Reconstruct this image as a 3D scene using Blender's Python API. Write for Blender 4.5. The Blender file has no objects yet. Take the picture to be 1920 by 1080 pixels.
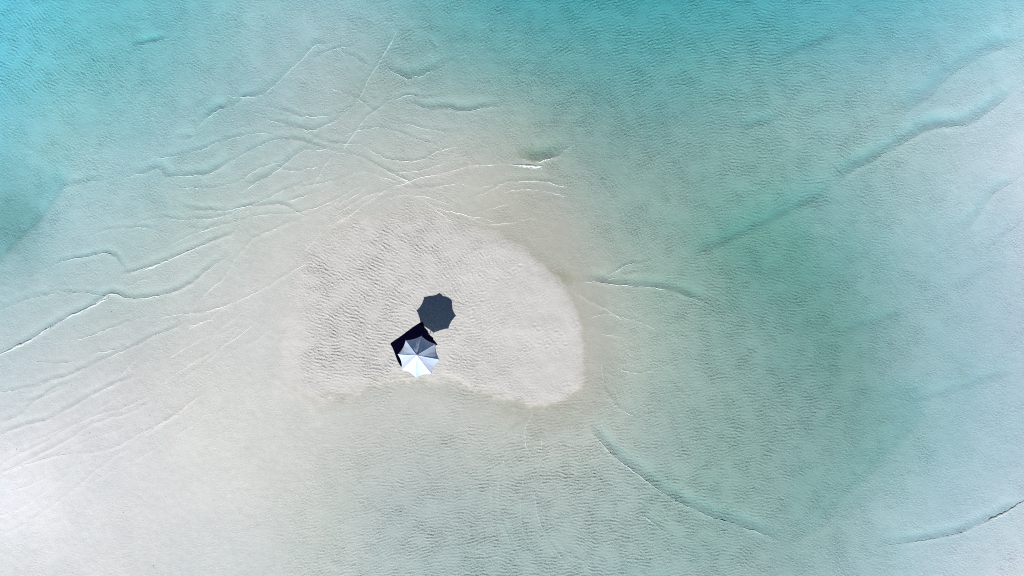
import bpy, bmesh, math, random
import numpy as np
from mathutils import Vector, Matrix

random.seed(7)
rng = np.random.default_rng(11)
scene = bpy.context.scene
col = scene.collection

# ------------------------------------------------------------------ camera, sky, sun, exposure
S = 0.034                       # metres per photograph pixel on the ground
CAM_H = 40.0
SUN_EL = math.radians(40.9)
SUN_AZ = Vector((-0.292, -0.956))     # horizontal direction towards the sun
SUN_AZ.normalize()

cam_d = bpy.data.cameras.new('camera')
cam = bpy.data.objects.new('camera', cam_d)
col.objects.link(cam)
cam.location = (0, 0, CAM_H)
cam.rotation_euler = (0, 0, 0)
cam_d.sensor_width = 36.0
cam_d.angle = 2 * math.atan(960 * S / CAM_H)
cam_d.clip_start = 0.5
cam_d.clip_end = 9000
scene.camera = cam

world = bpy.data.worlds.new('World')
scene.world = world
world.use_nodes = True
wn = world.node_tree
wn.nodes.clear()
sky = wn.nodes.new('ShaderNodeTexSky')
sky.sky_type = 'NISHITA'
sky.sun_disc = False
sky.sun_elevation = SUN_EL
sky.sun_rotation = math.atan2(SUN_AZ.x, SUN_AZ.y)
sky.air_density = 0.75
sky.dust_density = 0.1
sky.ozone_density = 2.5
bg = wn.nodes.new('ShaderNodeBackground')
bg.inputs['Strength'].default_value = 0.05
wo = wn.nodes.new('ShaderNodeOutputWorld')
wn.links.new(sky.outputs[0], bg.inputs[0])
wn.links.new(bg.outputs[0], wo.inputs[0])

sun_d = bpy.data.lights.new('sun', 'SUN')
sun_d.energy = 4.75
sun_d.angle = math.radians(0.5)
sun_d.color = (1.0, 0.965, 0.92)
sun = bpy.data.objects.new('sun', sun_d)
col.objects.link(sun)
to_sun = Vector((SUN_AZ.x * math.cos(SUN_EL), SUN_AZ.y * math.cos(SUN_EL), math.sin(SUN_EL)))
sun.rotation_euler = to_sun.to_track_quat('Z', 'Y').to_euler()
sun.location = to_sun * 60

scene.view_settings.view_transform = 'Standard'
scene.view_settings.look = 'None'
scene.view_settings.exposure = 0.06
scene.view_settings.gamma = 1.0
scene.view_settings.use_curve_mapping = False
scene.render.engine = 'CYCLES'
scene.cycles.use_denoising = False
scene.cycles.filter_width = 1.0
scene.cycles.max_bounces = 6
scene.cycles.transparent_max_bounces = 12


# ------------------------------------------------------------------ helpers
def gx(px): return (px - 960.0) * S
def gy(py): return (540.0 - py) * S


def nodes_of(name):
    m = bpy.data.materials.new(name)
    m.use_nodes = True
    m.node_tree.nodes.clear()
    return m, m.node_tree.nodes, m.node_tree.links


def principled(name, rgb, rough, noise_scale=None, noise_amt=0.0, bump=0.0, metallic=0.0):
    m, n, l = nodes_of(name)
    out = n.new('ShaderNodeOutputMaterial')
    b = n.new('ShaderNodeBsdfPrincipled')
    b.inputs['Base Color'].default_value = (*rgb, 1)
    b.inputs['Roughness'].default_value = rough
    b.inputs['Metallic'].default_value = metallic
    l.new(b.outputs[0], out.inputs[0])
    if noise_scale:
        tc = n.new('ShaderNodeTexCoord')
        t = n.new('ShaderNodeTexNoise')
        t.inputs['Scale'].default_value = noise_scale
        t.inputs['Detail'].default_value = 4
        l.new(tc.outputs['Object'], t.inputs['Vector'])
        hs = n.new('ShaderNodeHueSaturation')
        hs.inputs['Color'].default_value = (*rgb, 1)
        mr = n.new('ShaderNodeMapRange')
        mr.inputs['To Min'].default_value = 1 - noise_amt
        mr.inputs['To Max'].default_value = 1 + noise_amt
        l.new(t.outputs[0], mr.inputs[0])
        l.new(mr.outputs[0], hs.inputs['Value'])
        l.new(hs.outputs[0], b.inputs['Base Color'])
        if bump:
            bp = n.new('ShaderNodeBump')
            bp.inputs['Strength'].default_value = 1.0
            bp.inputs['Distance'].default_value = bump
            l.new(t.outputs[0], bp.inputs['Height'])
            l.new(bp.outputs[0], b.inputs['Normal'])
    return m


def tag(o, label=None, cat=None, group=None, kind=None):
    if label: o['label'] = label
    if cat: o['category'] = cat
    if group: o['group'] = group
    if kind: o['kind'] = kind
    return o


def mesh_obj(name, verts, faces, mat, parent=None, smooth=True):
    me = bpy.data.meshes.new(name)
    me.from_pydata([tuple(v) for v in verts], [], faces)
    me.materials.append(mat)
    if smooth:
        me.polygons.foreach_set('use_smooth', [True] * len(me.polygons))
    me.update()
    o = bpy.data.objects.new(name, me)
    col.objects.link(o)
    o.parent = parent
    return o


def bm_obj(name, bm, mat, parent=None, smooth=True):
    me = bpy.data.meshes.new(name)
    bm.normal_update()
    bm.to_mesh(me)
    bm.free()
    me.materials.append(mat)
    if smooth:
        me.polygons.foreach_set('use_smooth', [True] * len(me.polygons))
    o = bpy.data.objects.new(name, me)
    col.objects.link(o)
    o.parent = parent
    return o


def grid_mesh(name, xs, ys, Z, mat, close_to=None):
    """sheet on a tensor grid; close_to = depth of the flat bottom that closes it into a body"""
    nx, ny = len(xs), len(ys)
    XX, YY = np.meshgrid(xs, ys)
    co = np.stack([XX, YY, Z], -1).reshape(-1, 3).astype(np.float32)
    i = np.arange(nx - 1)
    j = np.arange(ny - 1)
    a = (j[:, None] * nx + i[None, :]).ravel()
    quads = np.stack([a, a + 1, a + 1 + nx, a + nx], -1)
    if close_to is not None:
        ring = np.concatenate([np.arange(nx), nx * np.arange(1, ny) + nx - 1,
                               (ny - 1) * nx + np.arange(nx - 2, -1, -1), nx * np.arange(ny - 2, 0, -1)])
        base = len(co)
        low = co[ring].copy()
        low[:, 2] = close_to
        cen = np.array([[0, 0, close_to]], np.float32)
        co = np.concatenate([co, low, cen])
        n = len(ring)
        k = np.arange(n)
        side = np.stack([ring, base + k, base + (k + 1) % n, np.roll(ring, -1)], -1)
        quads = np.concatenate([quads, side])
        tris = np.stack([base + (k + 1) % n, base + k, np.full(n, base + n)], -1)
    else:
        tris = np.zeros((0, 3), int)
    me = bpy.data.meshes.new(name)
    me.vertices.add(len(co))
    me.vertices.foreach_set('co', co.ravel())
    nl = quads.size + tris.size
    me.loops.add(nl)
    me.loops.foreach_set('vertex_index', np.concatenate([quads.ravel(), tris.ravel()]).astype(np.int32))
    npoly = len(quads) + len(tris)
    me.polygons.add(npoly)
    starts = np.concatenate([np.arange(len(quads)) * 4, quads.size + np.arange(len(tris)) * 3]).astype(np.int32)
    me.polygons.foreach_set('loop_start', starts)
    me.polygons.foreach_set('use_smooth', np.ones(npoly, bool))
    me.update(calc_edges=True)
    me.validate()
    me.materials.append(mat)
    o = bpy.data.objects.new(name, me)
    col.objects.link(o)
    return o


# ------------------------------------------------------------------ survey of the shallows
# water colour seen at points of the sandbank (photo position, sRGB); turned into depth and sand tone below, sky reflection included in the tone
SURVEY = """
240 0 120 188 200;480 0 148 190 199;600 0 155 191 201;720 0 141 185 194;840 0 114 177 183;960 0 96 170 179;1680 0 115 182 197;1920 0 160 204 219;240 135 133 188 196;480 135 154 185 193;600 135 166 186 191
720 135 155 178 179;840 100 134 176 179;960 135 134 177 178;1200 135 109 168 172;1440 135 123 174 178;1680 135 147 186 196;1920 135 183 208 221;0 270 142 196 207;120 270 152 194 199;240 270 158 195 204;480 270 168 188 192
600 250 174 187 188;840 270 183 188 187;960 250 166 180 175;1080 240 139 169 167;1200 270 129 164 162;1320 270 130 167 166;1440 270 135 172 171;1680 270 157 186 190;1800 270 176 196 206;1920 270 195 209 222;0 405 128 175 183
120 405 171 199 208;240 405 168 192 197;360 405 177 193 192;480 405 188 195 193;600 380 194 195 194;720 405 196 193 190;960 405 190 182 175;1060 380 175 179 175;1120 405 157 174 169;1200 405 145 171 166;1320 405 132 167 162
1560 405 130 169 172;1680 405 147 180 186;1800 405 166 193 203;1920 405 188 202 216;0 540 172 195 202;120 540 177 195 200;240 540 181 195 196;360 540 193 198 199;480 540 200 199 200;720 540 205 203 201;960 540 200 195 193
1100 520 187 179 173;1200 540 160 177 171;1320 540 136 167 159;1440 540 118 159 157;1560 540 114 159 157;1680 540 142 177 182;1800 540 159 186 197;1920 540 176 194 207;0 675 189 201 208;240 675 197 198 200;480 675 206 203 204
720 675 203 200 198;960 675 203 197 195;1080 675 206 198 196;1200 675 168 182 177;1320 675 147 172 168;1440 675 132 165 162;1680 675 147 173 180;1920 675 169 189 203;0 810 212 213 219;240 810 211 210 214;480 810 209 207 206
600 790 205 200 198;720 810 188 189 188;960 790 189 190 186;1100 790 183 187 184;1200 810 162 178 175;1320 810 146 170 166;1440 810 135 166 163;1560 810 138 168 169;1800 810 157 186 196;1920 810 173 195 208;120 930 221 218 223
240 945 214 211 214;480 945 204 205 206;600 945 193 196 193;720 945 178 187 188;960 945 170 182 181;1200 945 162 180 178;1320 945 147 175 171;1440 945 143 172 170;1680 945 161 189 197;1800 945 170 193 205;1920 945 189 204 216
0 1080 218 214 218;240 1080 212 210 213;480 1080 198 202 204;600 1080 192 197 196;720 1080 180 191 192;960 1080 164 182 183;1200 1080 158 180 181;1440 1080 152 176 177;1680 1080 170 192 201;1920 1080 207 212 224;0 0 118 200 220
1200 0 86 168 176;1440 0 93 172 183;0 135 126 199 217;120 100 127 194 204;26 936 232 232 241;1036 426 174 170 164;1136 676 191 184 176;416 776 211 209 208;736 266 177 187 186;1400 440 112 161 153;1480 490 107 160 152
1600 640 117 158 153;1640 740 123 161 161;1650 840 130 167 166;1590 910 137 170 169;1500 440 112 161 156;1700 900 162 190 196;1760 760 152 184 191;1760 640 152 183 191
"""
pts, cols_ = [], []
for row in SURVEY.strip().split('\n'):
    for it in row.split(';'):
        v = [float(q) for q in it.split()]
        pts.append(v[:2])
        cols_.append(v[2:])
pts = np.array(pts) / 500.0
lin = (np.array(cols_) / 255.0)
lin = np.where(lin < 0.04045, lin / 12.92, ((lin + 0.055) / 1.055) ** 2.4)

ABS = np.array([0.80, 0.145, 0.085])        # absorption of the sea water per metre
PATH = 1.0 + 1.0 / math.sin(SUN_EL)         # sunlight goes down aslant, the view goes up
SAND = np.array([0.60, 0.57, 0.535])
LIT = np.array([0.89, 0.935, 0.985])          # light falling on flat ground
ref = SAND * LIT
depth_pt = np.clip((np.log(ref[0] / ref[1]) - np.log(lin[:, 0] / lin[:, 1])) / (ABS[0] - ABS[1]) / PATH, 0.0, 1.6)
alb_pt = lin / (LIT[None, :] * np.exp(-ABS[None, :] * PATH * depth_pt[:, None]))
val_pt = np.concatenate([depth_pt[:, None], alb_pt], 1)


def tps_fit(P, V, lam=0.02):
    r = np.linalg.norm(P[:, None] - P[None], axis=-1)
    K = np.where(r > 0, r * r * np.log(r + 1e-12), 0) + lam * np.eye(len(P))
    A = np.concatenate([np.ones((len(P), 1)), P], 1)
    M = np.block([[K, A], [A.T, np.zeros((3, 3))]])
    return np.linalg.solve(M, np.concatenate([V, np.zeros((3, V.shape[1]))]))


def tps_eval(P, W, Q):
    out = np.zeros((len(Q), W.shape[1]))
    for i0 in range(0, len(Q), 4000):
        q = Q[i0:i0 + 4000]
        r = np.linalg.norm(q[:, None] - P[None], axis=-1)
        K = np.where(r > 0, r * r * np.log(r + 1e-12), 0)
        out[i0:i0 + 4000] = K @ W[:len(P)] + W[len(P)] + q @ W[len(P) + 1:]
    return out


Wt = tps_fit(pts, val_pt)
cx = np.linspace(-40, 1960, 101)
cy = np.linspace(-40, 1120, 59)
CX, CY = np.meshgrid(cx, cy)
coarse = tps_eval(pts, Wt, np.stack([CX.ravel(), CY.ravel()], -1) / 500.0).reshape(len(cy), len(cx), 4)


def bilinear(F, u, v):
    """F on the coarse survey grid, u and v 1-D photo coordinates -> 2-D"""
    fu = np.clip((u - cx[0]) / (cx[1] - cx[0]), 0, len(cx) - 1.001)
    fv = np.clip((v - cy[0]) / (cy[1] - cy[0]), 0, len(cy) - 1.001)
    iu, iv = fu.astype(int), fv.astype(int)
    tu, tv = (fu - iu)[None, :], (fv - iv)[:, None]
    tu = tu * tu * (3 - 2 * tu) * 0.35 + tu * 0.65
    tv = tv * tv * (3 - 2 * tv) * 0.35 + tv * 0.65
    A = F[np.ix_(iv, iu)]; B = F[np.ix_(iv, iu + 1)]
    C = F[np.ix_(iv + 1, iu)]; D = F[np.ix_(iv + 1, iu + 1)]
    if F.ndim == 3:
        tu, tv = tu[..., None], tv[..., None]
    return (A * (1 - tu) + B * tu) * (1 - tv) + (C * (1 - tu) + D * tu) * tv


# grid lines: fine in and around the photographed bank, widening out to the horizon
STEP = 0.05
far = np.array([0.4, 1.2, 2.8, 6, 12, 24, 48, 96, 190, 380, 760, 1500, 3000])
xin = np.arange(-34.5, 34.5 + 1e-6, STEP)
yin = np.arange(-19.7, 19.7 + 1e-6, STEP)
NX, NY = len(xin), len(yin)
U = xin / S + 960.0
V = 540.0 - yin / S
UU, VV = np.meshgrid(U, V)


# band-limited random fields made by filtering white noise
fxk = np.fft.fftfreq(NX, STEP)[None, :]
fyk = np.fft.rfftfreq(NY, STEP)[:, None] if False else np.fft.fftfreq(NY, STEP)[:, None]
FK = np.hypot(fxk, fyk)
FA = np.arctan2(fyk + 0 * fxk, fxk + 0 * fyk)


def filtered(filt):
    w = rng.standard_normal((NY, NX))
    f = np.fft.ifft2(np.fft.fft2(w) * filt).real
    return f / f.std()


def iso(lam, bw=0.5):
    k0 = 1 / lam
    return filtered(np.exp(-((FK - k0) / (bw * k0)) ** 2))


def lowpass(lam):
    f = filtered(np.exp(-(FK * lam) ** 2))
    return f


def oriented(theta_deg, lam, spread=14, bw=0.33):
    k0 = 1 / lam
    th = math.radians(theta_deg + 90)
    d = np.abs((FA - th + math.pi / 2) % math.pi - math.pi / 2)
    return filtered(np.exp(-((FK - k0) / (bw * k0)) ** 2 - (d / math.radians(spread)) ** 2))


# ripple survey: photo position, direction of the crests (degrees, + rises to the right), height, wavelength factor
RIP = """
40 60 -42 .9 1.1;150 120 -38 .8 1;300 150 -30 .75 .9;500 200 -20 .6 .8;150 300 -30 .7 .9;300 300 -42 .6 .8;550 330 -30 .28 .7;420 60 -20 .7 .9;620 100 20 .6 .8
760 60 40 .8 1;1000 80 35 1 1.05;1200 100 20 1.05 1.1;1400 80 3 .95 1.1;1650 60 -5 .7 .9;1850 60 -20 .55 .8;1100 20 25 1 1.1
900 200 78 .55 .8;990 250 97 .65 .8;1080 200 45 .9 .9;1250 250 30 .9 1;1450 200 -10 .9 1;1650 250 -8 .85 .9;1800 200 -25 .55 .8;1560 290 -15 .9 1
1100 350 62 .7 .8;1250 400 40 .85 .9;1400 380 0 .85 1;1600 420 -20 .8 .9;1800 450 -30 .55 .8;1900 300 -30 .35 .7
1150 470 60 .7 .8;1250 600 -15 .75 .9;1350 560 -15 .95 1;1500 600 -15 .85 1;1700 600 -25 .7 .8;1850 650 -30 .45 .8
1200 650 30 .7 .9;1180 720 20 .85 .9;1350 700 0 .95 1;1500 750 -3 .95 1.05;1700 800 -25 .7 .8;1850 850 -30 .45 .8
700 800 10 .45 1;850 850 10 .8 1.1;1000 870 12 .9 1.1;1100 900 5 1 1.15;1200 950 0 .95 1.1;1350 850 3 .95 1.05;1350 1000 -5 .85 1;1550 1000 -28 .85 .8;1750 1000 -30 .5 .8
650 950 20 .55 1;650 1050 18 .65 1;800 1000 12 .9 1.1;950 1040 8 1 1.15;1080 1040 -5 1.05 1.1
100 500 -40 .4 .8;250 450 -40 .4 .8;400 550 -25 .22 .7;500 650 -10 .12 .7;150 700 -20 .2 .7;100 900 5 .1 .8;350 900 0 .07 .8;500 850 0 .1 .8;450 1050 15 .2 .9;60 390 -60 .8 .8
600 500 -28 1.15 1.1;650 600 -22 1.25 1.15;600 680 -8 1.15 1.15;700 480 -35 1.15 1.1;750 560 -28 1 1.1;800 460 -45 .9 1;700 680 -12 1 1.1;850 520 -55 .8 1;900 600 20 .6 1;950 680 -5 .7 1;880 690 -15 .85 1;1000 600 35 .35 1;1040 680 20 .2 1;900 460 -60 .55 1;980 730 -10 .5 1
520 600 -10 .08 .8;530 500 -10 .08 .8;540 720 -10 .1 .8;560 420 -20 .1 .8;1130 650 0 .05 .8;1110 560 20 .1 .8;900 370 0 .08 .8;700 360 -20 .12 .8;1060 450 0 .1 .8;800 760 0 .15 1;960 775 0 .15 1;640 770 0 .15 1
"""
rp = np.array([[float(q) for q in it.split()] for row in RIP.strip().split('\n') for it in row.split(';')])


def idw(P, Vv, Q, power=3.0):
    out = np.zeros((len(Q), Vv.shape[1]))
    for i0 in range(0, len(Q), 4000):
        d = np.linalg.norm(Q[i0:i0 + 4000, None] - P[None], axis=-1) + 12.0
        w = d ** -power
        out[i0:i0 + 4000] = (w @ Vv) / w.sum(1, keepdims=True)
    return out


a2 = np.radians(rp[:, 2]) * 2
rv = np.stack([np.cos(a2), np.sin(a2), rp[:, 3], rp[:, 4]], -1)
rc = idw(rp[:, :2], rv, np.stack([CX.ravel(), CY.ravel()], -1)).reshape(len(cy), len(cx), 4)
R4 = bilinear(rc, U, V)
theta = 0.5 * np.degrees(np.arctan2(R4[..., 1], R4[..., 0])) + 9 * lowpass(1.6)
amp = R4[..., 2] * np.clip(1 + 0.28 * lowpass(1.1), 0.3, 1.8)
lamf = R4[..., 3]

ripple = np.zeros((NY, NX))
NK = 12
wsum = np.zeros((NY, NX))
bl = np.clip((lamf - 0.75) / 0.4, 0, 1)
for k in range(NK):
    t = -90 + 180 / NK * k
    d = np.abs((theta - t + 90) % 180 - 90)
    w = np.exp(-(d / 11.0) ** 2)
    f = (1 - bl) * oriented(t, 0.14, 28) + bl * oriented(t, 0.21, 22)
    ripple += w * f
    wsum += w * w
ripple /= np.sqrt(wsum)
ripple /= np.sqrt((1 - bl) ** 2 + bl ** 2)
env = np.sqrt(np.abs(np.fft.ifft2(np.fft.fft2(ripple ** 2) * np.exp(-2 * (math.pi * 0.30 * FK) ** 2)).real))
ripple = ripple / (0.28 + 0.72 * env)
ripple = ripple + 0.22 * (ripple ** 2 - 1)          # peaked crests, flat troughs
ripple = ripple * (0.46 + 0.54 * bl) + 0.42 * iso(0.14, 0.35)

# ------------------------------------------------------------------ fronts: the crest lines that cross the shallows
# (points, trough depth, trough width px, ridge height m, ridge width px, side of the trough: +1 = above in the photo)
FRONTS = [
 ([(233, 83), (270, 76), (315, 67)], .17, 12, .02, 5),
 ([(405, 165), (440, 180), (465, 182), (490, 175), (520, 152), (560, 110), (590, 85), (602, 82), (620, 90)], .08, 16, .035, 4),
 ([(325, 260), (345, 258), (368, 256)], .08, 12, .03, 4),
 ([(365, 240), (388, 218), (410, 205), (432, 199)], .16, 14, .04, 4),
 ([(432, 199), (446, 188), (458, 181), (478, 182)], .08, 10, .03, 4),
 ([(225, 333), (260, 326), (292, 317), (310, 330), (350, 330), (390, 325), (430, 303), (446, 300)], .10, 13, .045, 4),
 ([(440, 366), (480, 342), (510, 326), (550, 297), (578, 281), (620, 285)], .09, 13, .045, 4),
 ([(490, 225), (520, 229), (560, 240), (590, 242), (612, 234), (640, 220)], .09, 12, .035, 4),
 ([(430, 303), (478, 276), (508, 265), (548, 260), (585, 271), (640, 285)], .07, 10, .03, 4),
 ([(583, 360), (600, 325), (622, 288)], 0, 6, .03, 3),
 ([(645, 216), (676, 180), (692, 148), (714, 108), (737, 68), (748, 25)], .06, 9, .05, 4),
 ([(640, 285), (668, 245), (690, 215), (720, 195), (745, 180)], .05, 9, .035, 4),
 ([(712, 130), (738, 132), (760, 146), (780, 141), (805, 133), (832, 116), (880, 95)], .14, 17, .045, 4),
 ([(735, 188), (760, 180), (800, 182), (840, 178)], .07, 8, .035, 4),
 ([(760, 184), (785, 199), (820, 202), (870, 206), (910, 204), (955, 197)], .13, 13, .045, 4),
 ([(958, 294), (976, 297), (1000, 303), (1016, 302), (1032, 295), (1060, 283), (1082, 267)], .22, 22, .09, 4),
 ([(620, 410), (670, 375), (720, 358), (765, 341), (840, 320), (890, 310), (955, 309)], 0, 8, .04, 3.2),
 ([(620, 285), (680, 295), (712, 314), (765, 341), (800, 362)], .03, 8, .04, 3.5),
 ([(716, 313), (692, 345), (668, 366), (610, 400)], 0, 6, .03, 3),
 ([(880, 372), (915, 358), (945, 343), (970, 338), (1010, 340), (1044, 346), (1075, 352)], .03, 9, .035, 3),
 ([(672, 268), (718, 295), (750, 302), (790, 300), (822, 284), (862, 274)], .04, 8, .03, 3.5),
 ([(700, 330), (760, 352), (815, 350), (870, 342)], .02, 8, .03, 3),
 ([(1575, 345), (1600, 322), (1640, 300), (1700, 265), (1750, 240), (1810, 234), (1860, 208), (1925, 152)], .22, 20, .03, 6),
 ([(1690, 218), (1722, 194), (1752, 174), (1800, 130), (1872, 90), (1930, 84)], .16, 26, .012, 8),
 ([(1798, 442), (1830, 418), (1862, 366), (1892, 344), (1925, 322)], .10, 17, .03, 5),
 ([(1395, 248), (1425, 235), (1480, 219)], .16, 18, .01, 8),
 ([(70, 512), (120, 490), (180, 478), (208, 478), (224, 494), (238, 514)], .07, 9, .045, 4),
 ([(205, 517), (240, 512), (270, 503), (330, 480), (375, 460), (430, 440), (447, 414)], .06, 9, .06, 3.5),
 ([(-20, 672), (60, 635), (120, 597), (160, 580), (206, 553), (245, 562), (320, 550), (365, 526), (400, 497), (442, 468)], .09, 11, .08, 3.8),
 ([(345, 587), (385, 551), (420, 518), (460, 465), (482, 447), (545, 417), (572, 426)], .01, 8, .05, 3.2),
 ([(280, 602), (350, 588), (392, 583), (470, 553), (530, 519), (602, 480)], .01, 8, .045, 3.2),
 ([(50, 724), (120, 705), (160, 690), (230, 657), (290, 633), (362, 598)], .05, 9, .045, 3.6),
 ([(205, 728), (232, 700), (262, 668)], 0, 7, .035, 3),
 ([(322, 724), (400, 665), (472, 597)], .01, 7, .035, 3),
 ([(285, 735), (352, 688), (430, 640), (500, 590)], 0, 7, .025, 3),
 ([(405, 396), (440, 391), (470, 387), (515, 385), (545, 391), (580, 410)], .05, 9, .045, 3.6),
 ([(318, 377), (360, 392), (410, 395), (440, 392)], .06, 9, .04, 3.6),
 ([(380, 435), (412, 412)], .05, 8, .03, 3.5),
 ([(560, 412), (600, 392), (650, 372)], .0, 8, .03, 3),
 ([(500, 378), (545, 375), (580, 362), (620, 352)], .04, 8, .035, 3.4),
 ([(-20, 797), (30, 780), (55, 765), (76, 745), (116, 721), (160, 712)], .05, 9, .045, 3.6),
 ([(-20, 822), (40, 800), (90, 787), (140, 757), (216, 719), (270, 700)], .05, 9, .05, 3.6),
 ([(-20, 894), (60, 860), (130, 825), (170, 795), (240, 774), (302, 741)], .02, 8, .05, 3.6),
 ([(-20, 880), (50, 845), (120, 808), (165, 785), (235, 762), (300, 735)], .01, 7, .035, 3.2),
 ([(-20, 893), (100, 857), (200, 842), (250, 820), (330, 775), (396, 721)], .01, 8, .045, 3.4),
 ([(220, 850), (280, 812), (345, 765), (380, 735)], .0, 7, .03, 3.0),
 ([(-20, 1012), (50, 980), (140, 915), (202, 864), (260, 835)], .01, 8, .03, 3.4),
 ([(-20, 975), (40, 950), (110, 900), (160, 868)], .0, 8, .025, 3.4),
 ([(20, 760), (90, 740), (140, 715)], .04, 8, .03, 3.4),
 ([(1103, 778), (1113, 812), (1140, 846), (1190, 886), (1240, 925), (1280, 947), (1320, 966), (1380, 984), (1425, 1001), (1475, 1022)], .13, 17, .05, 4),
 ([(1128, 680), (1134, 712), (1142, 742), (1165, 768), (1195, 781)], .04, 9, .045, 3.2),
 ([(1640, 1030), (1740, 1015), (1800, 1001), (1846, 981), (1882, 965), (1930, 935)], .12, 14, .05, 4),
 ([(1086, 531), (1120, 529), (1152, 535), (1232, 540), (1272, 549), (1302, 560), (1345, 571)], .13, 15, .055, 4),
 ([(1118, 526), (1150, 512), (1182, 498), (1232, 487)], .05, 8, .045, 3.6),
 ([(1138, 528), (1178, 515), (1206, 511)], .04, 7, .04, 3.4),
 ([(1048, 530), (1090, 553), (1132, 577), (1172, 602)], .0, 8, .035, 3.2),
 ([(1122, 628), (1150, 630), (1185, 632)], .0, 7, .03, 3),
 ([(800, 380), (830, 392), (862, 400), (900, 408), (935, 422)], .0, 8, .03, 3),
 ([(790, 350), (810, 385), (830, 400)], .0, 7, .025, 3),
 ([(1470, 1040), (1525, 1005), (1560, 966), (1602, 925), (1645, 888), (1680, 850), (1716, 815), (1738, 775), (1742, 730), (1725, 690)], .05, 75, 0, 6),
 ([(-40, 524), (0, 484), (40, 446), (75, 408), (100, 374), (122, 335), (140, 290)], .12, 62, 0, 6),
 ([(1290, 492), (1340, 468), (1400, 440), (1470, 408), (1540, 372), (1590, 335)], .13, 34, 0, 8),
 ([(1440, 120), (1500, 92), (1560, 70), (1600, 62)], .10, 26, 0, 8),
 ([(-20, 590), (60, 560), (110, 545)], .05, 12, .03, 4),
 ([(100, 360), (150, 345), (215, 335)], .06, 12, .02, 5),
 ([(560, 480), (600, 440), (660, 400), (700, 372), (735, 350)], 0, 6, .025, 2.8),
 ([(540, 350), (600, 345), (650, 330), (700, 318)], .02, 7, .03, 3),
 ([(600, 430), (640, 415), (680, 388)], 0, 6, .025, 2.8),
 ([(690, 300), (735, 320), (790, 318), (840, 305)], .02, 7, .03, 3),
 ([(500, 300), (530, 318), (560, 320), (600, 312)], .03, 8, .03, 3.2),
 ([(560, 240), (600, 262), (640, 272), (690, 268)], .04, 9, .03, 3.4),
 ([(575, 275), (590, 258), (612, 248)], .04, 8, .03, 3.4),
 ([(640, 330), (670, 320), (712, 330), (760, 345)], .0, 6, .025, 2.8),
 ([(860, 345), (900, 352), (950, 345)], .0, 6, .025, 2.8),
 ([(840, 400), (890, 398), (930, 388), (960, 380)], .0, 6, .022, 2.8),
 ([(870, 408), (920, 420), (965, 417), (1010, 408)], .0, 6, .022, 2.8),
 ([(340, 620), (385, 602), (410, 585), (440, 560)], .0, 6, .025, 2.8),
 ([(350, 615), (372, 605), (408, 598)], .0, 6, .03, 2.8),
 ([(360, 660), (400, 634), (430, 620), (480, 590)], .0, 6, .022, 2.8),
 ([(150, 800), (200, 778), (250, 765), (300, 752)], .0, 6, .028, 3),
 ([(60, 875), (130, 840), (200, 812), (260, 795)], .0, 6, .025, 3),
 ([(0, 925), (60, 905), (150, 870), (220, 852)], .0, 6, .02, 3),
 ([(240, 830), (300, 795), (350, 770), (400, 742)], .0, 6, .025, 3),
 ([(110, 940), (150, 915), (190, 895), (240, 870)], .0, 6, .02, 3),
 ([(430, 660), (480, 640), (520, 610)], .0, 6, .02, 2.8),
 ([(-20, 740), (30, 730), (70, 722), (120, 712)], .03, 8, .035, 3.2),
 ([(60, 680), (120, 682), (140, 675)], .03, 8, .03, 3.2),
 ([(165, 665), (215, 655), (250, 640)], .02, 8, .03, 3.2),
 ([(95, 545), (150, 550), (205, 553)], .04, 9, .03, 3.4),
 ([(230, 540), (260, 530), (300, 515)], .02, 8, .03, 3.2),
 ([(330, 420), (365, 430), (400, 420)], .03, 8, .03, 3.2),
 ([(445, 415), (452, 400), (470, 392)], .02, 7, .03, 3),
 ([(600, 235), (630, 225), (660, 200), (680, 175)], .05, 9, .03, 3.4),
 ([(625, 90), (650, 100), (680, 115), (712, 130)], .05, 9, .03, 3.4),
 ([(575, 120), (600, 100), (640, 85), (700, 62)], .05, 9, .03, 3.4),
 ([(795, 60), (808, 80), (815, 95)], .05, 8, .03, 3.4),
 ([(300, 470), (360, 440), (430, 420), (500, 405), (560, 400), (620, 378), (690, 345)], .02, 7, .022, 2.8),
 ([(240, 420), (300, 408), (350, 412), (420, 404), (480, 380), (540, 352), (600, 330)], .03, 8, .025, 3),
 ([(150, 450), (200, 430), (260, 425), (330, 440)], .03, 8, .02, 3),
 ([(330, 350), (390, 352), (440, 340), (490, 312), (540, 300)], .03, 8, .022, 3),
 ([(270, 300), (320, 290), (370, 280), (420, 262), (470, 250), (520, 255)], .04, 9, .022, 3.2),
 ([(480, 200), (530, 205), (570, 218), (620, 214), (670, 196)], .04, 9, .022, 3.2),
 ([(610, 160), (640, 172), (670, 185), (700, 205), (740, 212)], .04, 9, .022, 3.2),
 ([(740, 225), (790, 240), (840, 246), (900, 240)], .03, 9, .02, 3.2),
 ([(640, 255), (690, 240), (740, 245), (800, 268), (850, 290)], .03, 8, .022, 3),
 ([(690, 395), (720, 375), (765, 365), (810, 372), (850, 385)], .0, 6, .02, 2.8),
 ([(760, 345), (790, 372), (825, 400), (860, 418)], .0, 6, .02, 2.8),
 ([(940, 360), (980, 355), (1030, 360), (1070, 372)], .0, 6, .02, 2.8),
 ([(120, 640), (170, 630), (230, 605), (290, 590)], .02, 7, .022, 3),
 ([(300, 680), (370, 640), (450, 590), (510, 545)], .0, 6, .02, 2.8),
 ([(0, 850), (70, 825), (130, 795), (190, 765), (250, 730)], .01, 7, .025, 3),
 ([(180, 900), (260, 860), (340, 810), (400, 765)], .0, 6, .018, 2.8),
 ([(1100, 600), (1140, 590), (1185, 600), (1240, 620)], .02, 8, .02, 3),
 ([(1150, 690), (1190, 700), (1240, 690)], .02, 8, .02, 3),
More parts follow.
